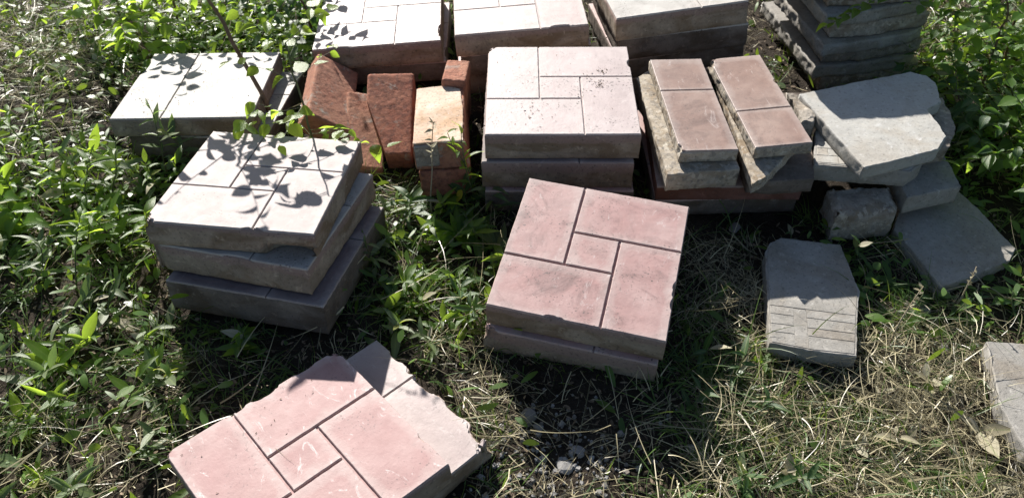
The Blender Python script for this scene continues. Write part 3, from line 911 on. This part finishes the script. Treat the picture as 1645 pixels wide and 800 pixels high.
# slender sprig between left stack and bricks
rs = random.Random(8)
sapling("slender leafy sprig between the left stack and the bricks", -.462, 1.545, [(0, 0, 0), (-.004, .01, .16), (-.015, .02, .30), (-.02, .03, .40)], 14, 'ovate', .042, rs, "leafy_sprig", "weed", 5, .0034, mat='stem', twig_mat='stem', tw=.14)
# leafy shoots at the top left
rs = random.Random(21)
for i, (x, y, h) in enumerate(((-1.02, 2.30, .26), (-.70, 2.46, .32), (-1.22, 2.36, .26), (-.60, 2.22, .24), (-1.05, 2.08, .14))):
    sapling(["leafy shrub shoot behind the rear left paver", "tall leafy shoot at the top edge left of the back row", "shrub shoot at the top left among dry grass", "leafy shoot beside the back row's left stack", "short leafy shoot near the back left corner of the rear left paver"][i],
            x, y, [(0, 0, 0), (.01, .0, h * .4), (-.02, .01, h * .75), (-.03, .0, h)], 11, 'ovate' if i not in (1, 3) else 'ovate_dark', .046, rs, "shrub_shoot", "shrub", 8, .0045, tw=.17)
# bushes in the top right corner
rs = random.Random(31)
bush_words = ["glossy bush right of the back right stack", "leafy bush at the right edge beyond the slab pile", "bush at the top edge with a twig reaching over the grey stack", "sunlit bush in the top right corner",
              "low bush growing against the large dark flat slab", "dark low bush between the slab pile and the glossy bush", "dark bush at the right edge above the large flat slab", "dark bush behind the glossy bush at the top right"]
for i, (x, y, h) in enumerate(((1.30, 1.86, .30), (1.46, 1.62, .26), (1.20, 2.12, .40), (1.55, 2.05, .40), (1.28, 1.46, .15), (1.17, 1.70, .13), (1.42, 1.40, .16), (1.42, 2.0, .26))):
    bush = sapling(bush_words[i], x, y, [(0, 0, 0), (-.02, .0, h * .4), (-.03, -.01, h * .75), (-.05, .0, h)], 26, 'ovate' if i < 5 else 'ovate_dark', .042, rs, "bush", "bush", 8, .0042, twig_mat='stem', tw=.22, limit=200)

    if i == 2:                                   # the twig hanging over the grey stack
        b0 = Vector(bush.location)
        tp = [Vector(p) - b0 for p in ((1.17, 2.11, .24), (1.10, 1.98, .30), (1.02, 1.90, .31), (.93, 1.86, .29), (.86, 1.84, .26), (.81, 1.83, .235))]
        add_tube(bush, "twig", tp, .0022, .0008, 'stem', 5)
        for k in range(22):
            q = .25 + .75 * k / 21; q *= 5; j = min(4, int(q))
            d = (tp[j + 1] - tp[j]).normalized() * .6 + Vector((rs.gauss(0, .4), (1 if k % 2 else -1) * .8, rs.uniform(-.5, .3)))
            add_leaf(bush, 'ovate', tp[j].lerp(tp[j + 1], q - j), d, .036 * rs.uniform(.6, 1.2), rs)

# upright weed right of the bricks, with a yellow leaf
rs = random.Random(41)
p4 = weed("upright weed with pointed leaves squeezed beside the rear centre stack", None, -.078, 1.455, .29, 22, 'lance', .062, rs, 2, .10, spread=.7)
add_leaf(p4, 'yellow', (-.035, -.02, .075), (-.4, -.3, -.8), .035, rs)["label"] = "drooping yellow leaf"

# dry stalks with seed heads
def dry_stalk(label, x, y, h, rg, lean=(0, 0), n=16, spread=.05):
    root = new_plant("dry_stalk", label, "dry stalks with seed heads", x, y, "stalk")
    pts = curve_pts((0, 0, 0), (lean[0], lean[1], 1), h, .06, rg, 8)
    add_tube(root, "stem", pts, .0020, .0009, 'drystem')
    for i in range(n):
        q = rg.uniform(4.5, 8); j = min(7, int(q)); p = pts[j].lerp(pts[j + 1], q - j)
        a = rg.uniform(0, 6.28)
        add_leaf(root, 'dry', p, (math.cos(a), math.sin(a), rg.uniform(.3, 1.2)), spread * rg.uniform(.15, .45), rg)
rs = random.Random(51)
dry_stalk("pale dry stalk standing in front of the mortar-covered brick", -.190, 1.43, .26, rs, (0, .05), 14)
dry_stalk("whitish seed head stalk right of the lone grooved slab", .755, 1.00, .17, rs, (.15, .25), 22, .035)
dry_stalk("seed head stalk in front of the large dark flat slab", 1.10, 1.02, .20, rs, (.0, .2), 22, .035)
dry_stalk("short seed head stalk beside the bluish grey stone", .93, 1.10, .12, rs, (.0, .1), 16, .03)
# large bleached leaf at the right edge
rs = random.Random(61)
rosette("large bleached leaves lying at the lower right edge", None, .855, .80, 3, 'dry', .07, rs, "dead_leaf_cluster")

# ------------------------------------------------------------------ grass, straw, litter, small leaves: uncountable cover
def ribbons(name, label, mat, P, D, L, Wd, lift, bend, seg, seed, taper=True, flat=False):
    r = np.random.default_rng(seed)
    n = len(P)
    s = np.linspace(0, 1, seg + 1)
    D = D / np.linalg.norm(D, axis=1, keepdims=True)
    side = np.stack([-D[:, 1], D[:, 0], np.zeros(n)], 1)
    side /= np.maximum(1e-6, np.linalg.norm(side, axis=1, keepdims=True))
    b = bend[:, None]
    V = np.empty((n, seg + 1, 2, 3))
    tilt = r.uniform(-.8, .8, n)[:, None]
    wdir = side * np.cos(tilt) + np.array([0, 0, 1.0]) * np.sin(tilt)
    for k, t in enumerate(s):
        c = P + D * (L * t)[:, None]
        c = c + side * (b * (t ** 2)) * L[:, None]
        c[:, 2] += -lift * L * t * t
        w = Wd * ((1 - t ** 1.6) if taper else (math.sin(math.pi * (.08 + .84 * t))))
        V[:, k, 0] = c - wdir * (w / 2)[:, None]
        V[:, k, 1] = c + wdir * (w / 2)[:, None]
    V = V.reshape(-1, 3)
    base = (np.arange(n) * (seg + 1) * 2)[:, None]
    q = []
    for k in range(seg):
        q.append(base + np.array([[2 * k, 2 * k + 1, 2 * k + 3, 2 * k + 2]]))
    F = np.concatenate(q, 1).reshape(-1)
    me = bpy.data.meshes.new(name)
    nf = n * seg
    me.vertices.add(len(V)); me.vertices.foreach_set("co", V.ravel())
    me.loops.add(nf * 4); me.loops.foreach_set("vertex_index", F.astype(np.int32))
    me.polygons.add(nf); me.polygons.foreach_set("loop_start", np.arange(nf, dtype=np.int32) * 4)
    me.polygons.foreach_set("use_smooth", np.ones(nf, bool))
    me.update(calc_edges=True)
    at = me.attributes.new("piece", 'FLOAT', 'POINT')
    at.data.foreach_set("value", np.repeat(r.uniform(0, 100, n), (seg + 1) * 2).astype(np.float32))
    me.materials.append(M[mat])
    o = link(bpy.data.objects.new(name, me))
    tag(o, label, None, None, "stuff")
    return o

def sample(n, blobs, seed, x0=-2.0, x1=2.0, y0=.5, y1=2.7, base=0.05):
    r = np.random.default_rng(seed)
    X, Y = np.empty(0), np.empty(0)
    while len(X) < n:
        x = r.uniform(x0, x1, n); y = r.uniform(y0, y1, n)
        d = np.full(n, base)
        for (cx, cy, rx, ry, a) in blobs:
            d += a * np.exp(-((x - cx) / rx) ** 2 - ((y - cy) / ry) ** 2)
        ok = r.uniform(0, 1, n) < d
        for f in FOOT: ok &= ~in_poly(x, y, f)
        X = np.concatenate([X, x[ok]]); Y = np.concatenate([Y, y[ok]])
    X, Y = X[:n], Y[:n]
    return X, Y, gz_np(X, Y), r

def tufts(n, per, blobs, seed, base, spread):
    """tuft centres by density, then several pieces round each, sharing a lie"""
    X, Y, Z, r = sample(n, blobs, seed, base=base)
    k = r.integers(per // 2, per * 3 // 2, n)
    X, Y = np.repeat(X, k), np.repeat(Y, k)
    m = len(X)
    head = np.repeat(r.uniform(0, 6.28, n), k)
    X = X + r.normal(0, spread, m); Y = Y + r.normal(0, spread, m)
    ok = np.ones(m, bool)
    for f in FOOT: ok &= ~in_poly(X, Y, f)
    X, Y, head = X[ok], Y[ok], head[ok]
    return X, Y, gz_np(X, Y), head, r

def round_foot(n, seed, out):
    r = np.random.default_rng(seed)
    X, Y = [], []
    for f in FOOT:
        for i in range(len(f)):
            a, b = np.array(f[i]), np.array(f[(i + 1) % len(f)])
            k = int(n * np.linalg.norm(b - a))
            t = r.uniform(0, 1, k)[:, None]
            p = a + (b - a) * t + r.normal(0, out, (k, 2))
            X.append(p[:, 0]); Y.append(p[:, 1])
    X, Y = np.concatenate(X), np.concatenate(Y)
    ok = np.array([noise.noise(Vector((a * 6, b * 6, 2.0))) > -.1 for a, b in zip(X, Y)])
    for f in FOOT: ok &= ~in_poly(X, Y, f)
    X, Y = X[ok], Y[ok]
    return X, Y, gz_np(X, Y), r
X, Y, Z, r = round_foot(260, 77, .014)
n = len(X); a = r.uniform(0, 6.28, n)
ribbons("edge_grass", "grass and stems pressed against the bottom slabs", 'grass', np.stack([X, Y, Z - .003], 1), np.stack([np.cos(a), np.sin(a), r.uniform(.4, 2.2, n)], 1),
        r.gamma(3.0, .015, n) + .012, r.uniform(.0012, .0034, n), r.uniform(.2, .8, n), r.normal(0, .3, n), 5, 177)
# crumbs of soil and chaff on the paver tops
def crumbs(pose, spots, seed, w=.35):
    x, y, z, yaw, tx, ty, t = pose
    R = rot(yaw, tx, ty); r = np.random.default_rng(seed)
    P = []
    for (u, v, sg, k) in spots:
        for _ in range(k):
            P.append(Vector((x, y, z)) + R @ Vector(((u - .5) * w + r.normal(0, sg), (.5 - v) * w + r.normal(0, sg), .0012)))
    P = np.array([tuple(p) for p in P]); n = len(P); a = r.uniform(0, 6.28, n)
    ribbons("soil_crumbs", "dark crumbs of soil and chaff lying on paver top", 'litter', P, np.stack([np.cos(a), np.sin(a), r.uniform(-.05, .2, n)], 1), r.uniform(.001, .006, n), r.uniform(.0008, .0026, n), r.uniform(0, .3, n), r.normal(0, .3, n), 3, seed + 200, False)
crumbs((0.1234, 1.6269, 0.2075, -0.0221, 0.0083, 0.0096, 0.0716), [(.80, .30, .008, 34), (.77, .46, .009, 40), (.72, .40, .012, 20), (.30, .78, .02, 26), (.5, .5, .10, 40), (.62, .56, .012, 14)], 5)
crumbs((-0.8050, 1.8194, 0.1131, -0.0033, -0.1105, 0.0087, 0.0523), [(.5, .5, .10, 60), (.2, .7, .05, 24)], 7)
crumbs((-0.3601, 0.7244, 0.0977, 0.7132, -0.0575, 0.0464, 0.0588), [(.3, .3, .09, 14), (.6, .1, .03, 14)], 8)

# fallen leaf bits everywhere
X, Y, Z, r = sample(15000, [(-.7, 1.0, .5, .4, .3), (.6, .8, .4, .3, .4)], 1, base=.25)
a = r.uniform(0, 6.28, len(X)); n = len(X)
ribbons("leaf_litter", "brown leaf litter and crumbs over the soil", 'litter', np.stack([X, Y, Z + r.uniform(.001, .008, n)], 1), np.stack([np.cos(a), np.sin(a), r.uniform(-.15, .35, n)], 1),
        r.uniform(.004, .018, n), r.uniform(.002, .008, n), r.uniform(0, .5, n), r.uniform(-.5, .5, n), 3, 101, False)
# straw, in wisps that lie the same way
SB = [(.74, .74, .33, .26, .9), (.46, 1.16, .09, .12, .8), (-1.60, 2.12, .4, .22, .75), (-.85, .72, .2, .12, .3), (-.06, 1.0, .08, .14, .6), (.85, 1.0, .15, .1, .6), (1.3, 2.3, .3, .2, .4)]
X, Y, Z, head, r = tufts(1250, 13, SB, 2, .04, .022)
n = len(X); a = head + r.normal(0, .55, n)
ribbons("dry_straw", "pale dry straw lying over the soil", 'straw', np.stack([X, Y, Z + r.gamma(1.5, .010, n)], 1), np.stack([np.cos(a), np.sin(a), r.normal(.18, .28, n)], 1),
        r.gamma(3.0, .022, n) + .015, r.uniform(.0006, .0022, n), r.uniform(0, .5, n), r.normal(0, .35, n), 5, 102)
X, Y, Z, r = sample(9000, SB + [(.08, .75, .2, .14, .5)], 12, base=.10)
a = r.uniform(0, 6.28, len(X)); n = len(X)
ribbons("straw_bits", "short broken straw bits scattered on the soil", 'straw', np.stack([X, Y, Z + r.uniform(.001, .010, n)], 1), np.stack([np.cos(a), np.sin(a), r.normal(.05, .15, n)], 1),
        r.gamma(3.0, .009, n) + .008, r.uniform(.0008, .0022, n), r.uniform(0, .3, n), r.normal(0, .3, n), 3, 112)
# long bleached stalks
X, Y, Z, r = sample(360, [(-.75, .85, .33, .28, .8), (-1.5, 2.1, .5, .4, .7), (.65, .75, .4, .25, .8), (-.2, 1.2, .15, .2, .3)], 3, base=.02)
a = r.uniform(0, 6.28, len(X)); n = len(X)
ribbons("dry_stems", "long bleached stems fallen across the weeds", 'straw', np.stack([X, Y, Z + r.uniform(.008, .05, n)], 1), np.stack([np.cos(a), np.sin(a), r.normal(.12, .15, n)], 1),
        r.uniform(.08, .26, n), r.uniform(.0016, .0036, n), r.uniform(0, .35, n), r.normal(0, .25, n), 7, 103)
# green grass in tufts
GB = [(.37, .90, .07, .22, 1.0), (.53, 1.36, .2, .06, .9), (.92, 1.12, .25, .14, .8), (-.20, 1.22, .16, .2, .6), (-1.0, 1.5, .4, .3, .3), (-.65, .98, .35, .2, .30), (.75, .66, .35, .14, .55), (.5, .85, .2, .2, .25), (1.4, 1.7, .3, .5, .6), (-.8, 2.3, .4, .25, .6), (-1.5, 2.35, .5, .2, .5), (-.85, .95, .25, .3, .3), (-.3, 1.48, .2, .06, .7)]
X, Y, Z, head, r = tufts(1250, 15, GB, 4, .035, .014)
n = len(X); a = head + r.normal(0, .9, n)
ribbons("grass", "green grass blades tufting between the slabs", 'grass', np.stack([X, Y, Z - .003], 1), np.stack([np.cos(a), np.sin(a), r.uniform(.15, 1.6, n)], 1),
        r.gamma(3.4, .020, n) + .015, r.uniform(.0014, .0040, n), r.uniform(.2, .9, n), r.normal(0, .3, n), 6, 104)
# small ground-cover leaves
CB = [(-1.0, 1.48, .33, .22, .45), (-.9, 2.25, .5, .25, .8), (-.85, 1.0, .2, .2, .12), (1.45, 1.75, .33, .45, .9), (-.2, 1.25, .16, .18, .25), (.9, 1.15, .25, .12, .2), (-.62, 1.62, .15, .06, .9)]
X, Y, Z, r = sample(7500, CB, 5, base=.015)
a = r.uniform(0, 6.28, len(X)); n = len(X)
ribbons("ground_cover", "small green leaves of creeping ground cover", 'cover', np.stack([X, Y, Z + r.gamma(2.0, .011, n)], 1), np.stack([np.cos(a), np.sin(a), r.normal(.1, .4, n)], 1),
        r.uniform(.014, .048, n), r.uniform(.007, .018, n), r.uniform(0, .5, n), r.normal(0, .15, n), 4, 105, False)

# gravel crumbs on the bare soil in front of the centre pair
r = np.random.default_rng(91)
V, F = [], []
for i in range(420):
    x, y = r.normal(.07, .09), r.normal(.78, .07)
    if any(in_poly(np.array([x]), np.array([y]), f)[0] for f in FOOT): continue
    q = min(.009, r.gamma(2.0, .0014) + .001)
    z = gz(x, y); k = len(V); ph = r.uniform(0, 6.28)
    for j in range(5):
        a = ph + j * 1.257
        V.append((x + math.cos(a) * q * r.uniform(.7, 1.2), y + math.sin(a) * q * r.uniform(.7, 1.2), z - q * .2))
    for j in range(5):
        a = ph + j * 1.257 + .3
        V.append((x + math.cos(a) * q * r.uniform(.35, .8), y + math.sin(a) * q * r.uniform(.35, .8), z + q * r.uniform(.5, .9)))
    for j in range(5): F.append((k + j, k + (j + 1) % 5, k + 5 + (j + 1) % 5, k + 5 + j))
    F.append(tuple(k + 5 + j for j in range(5)))
o = link(bpy.data.objects.new("gravel", mesh_of("gravel", V, F, M['stone'])))
tag(o, "tiny grey gravel crumbs on the bare soil", None, None, "stuff")
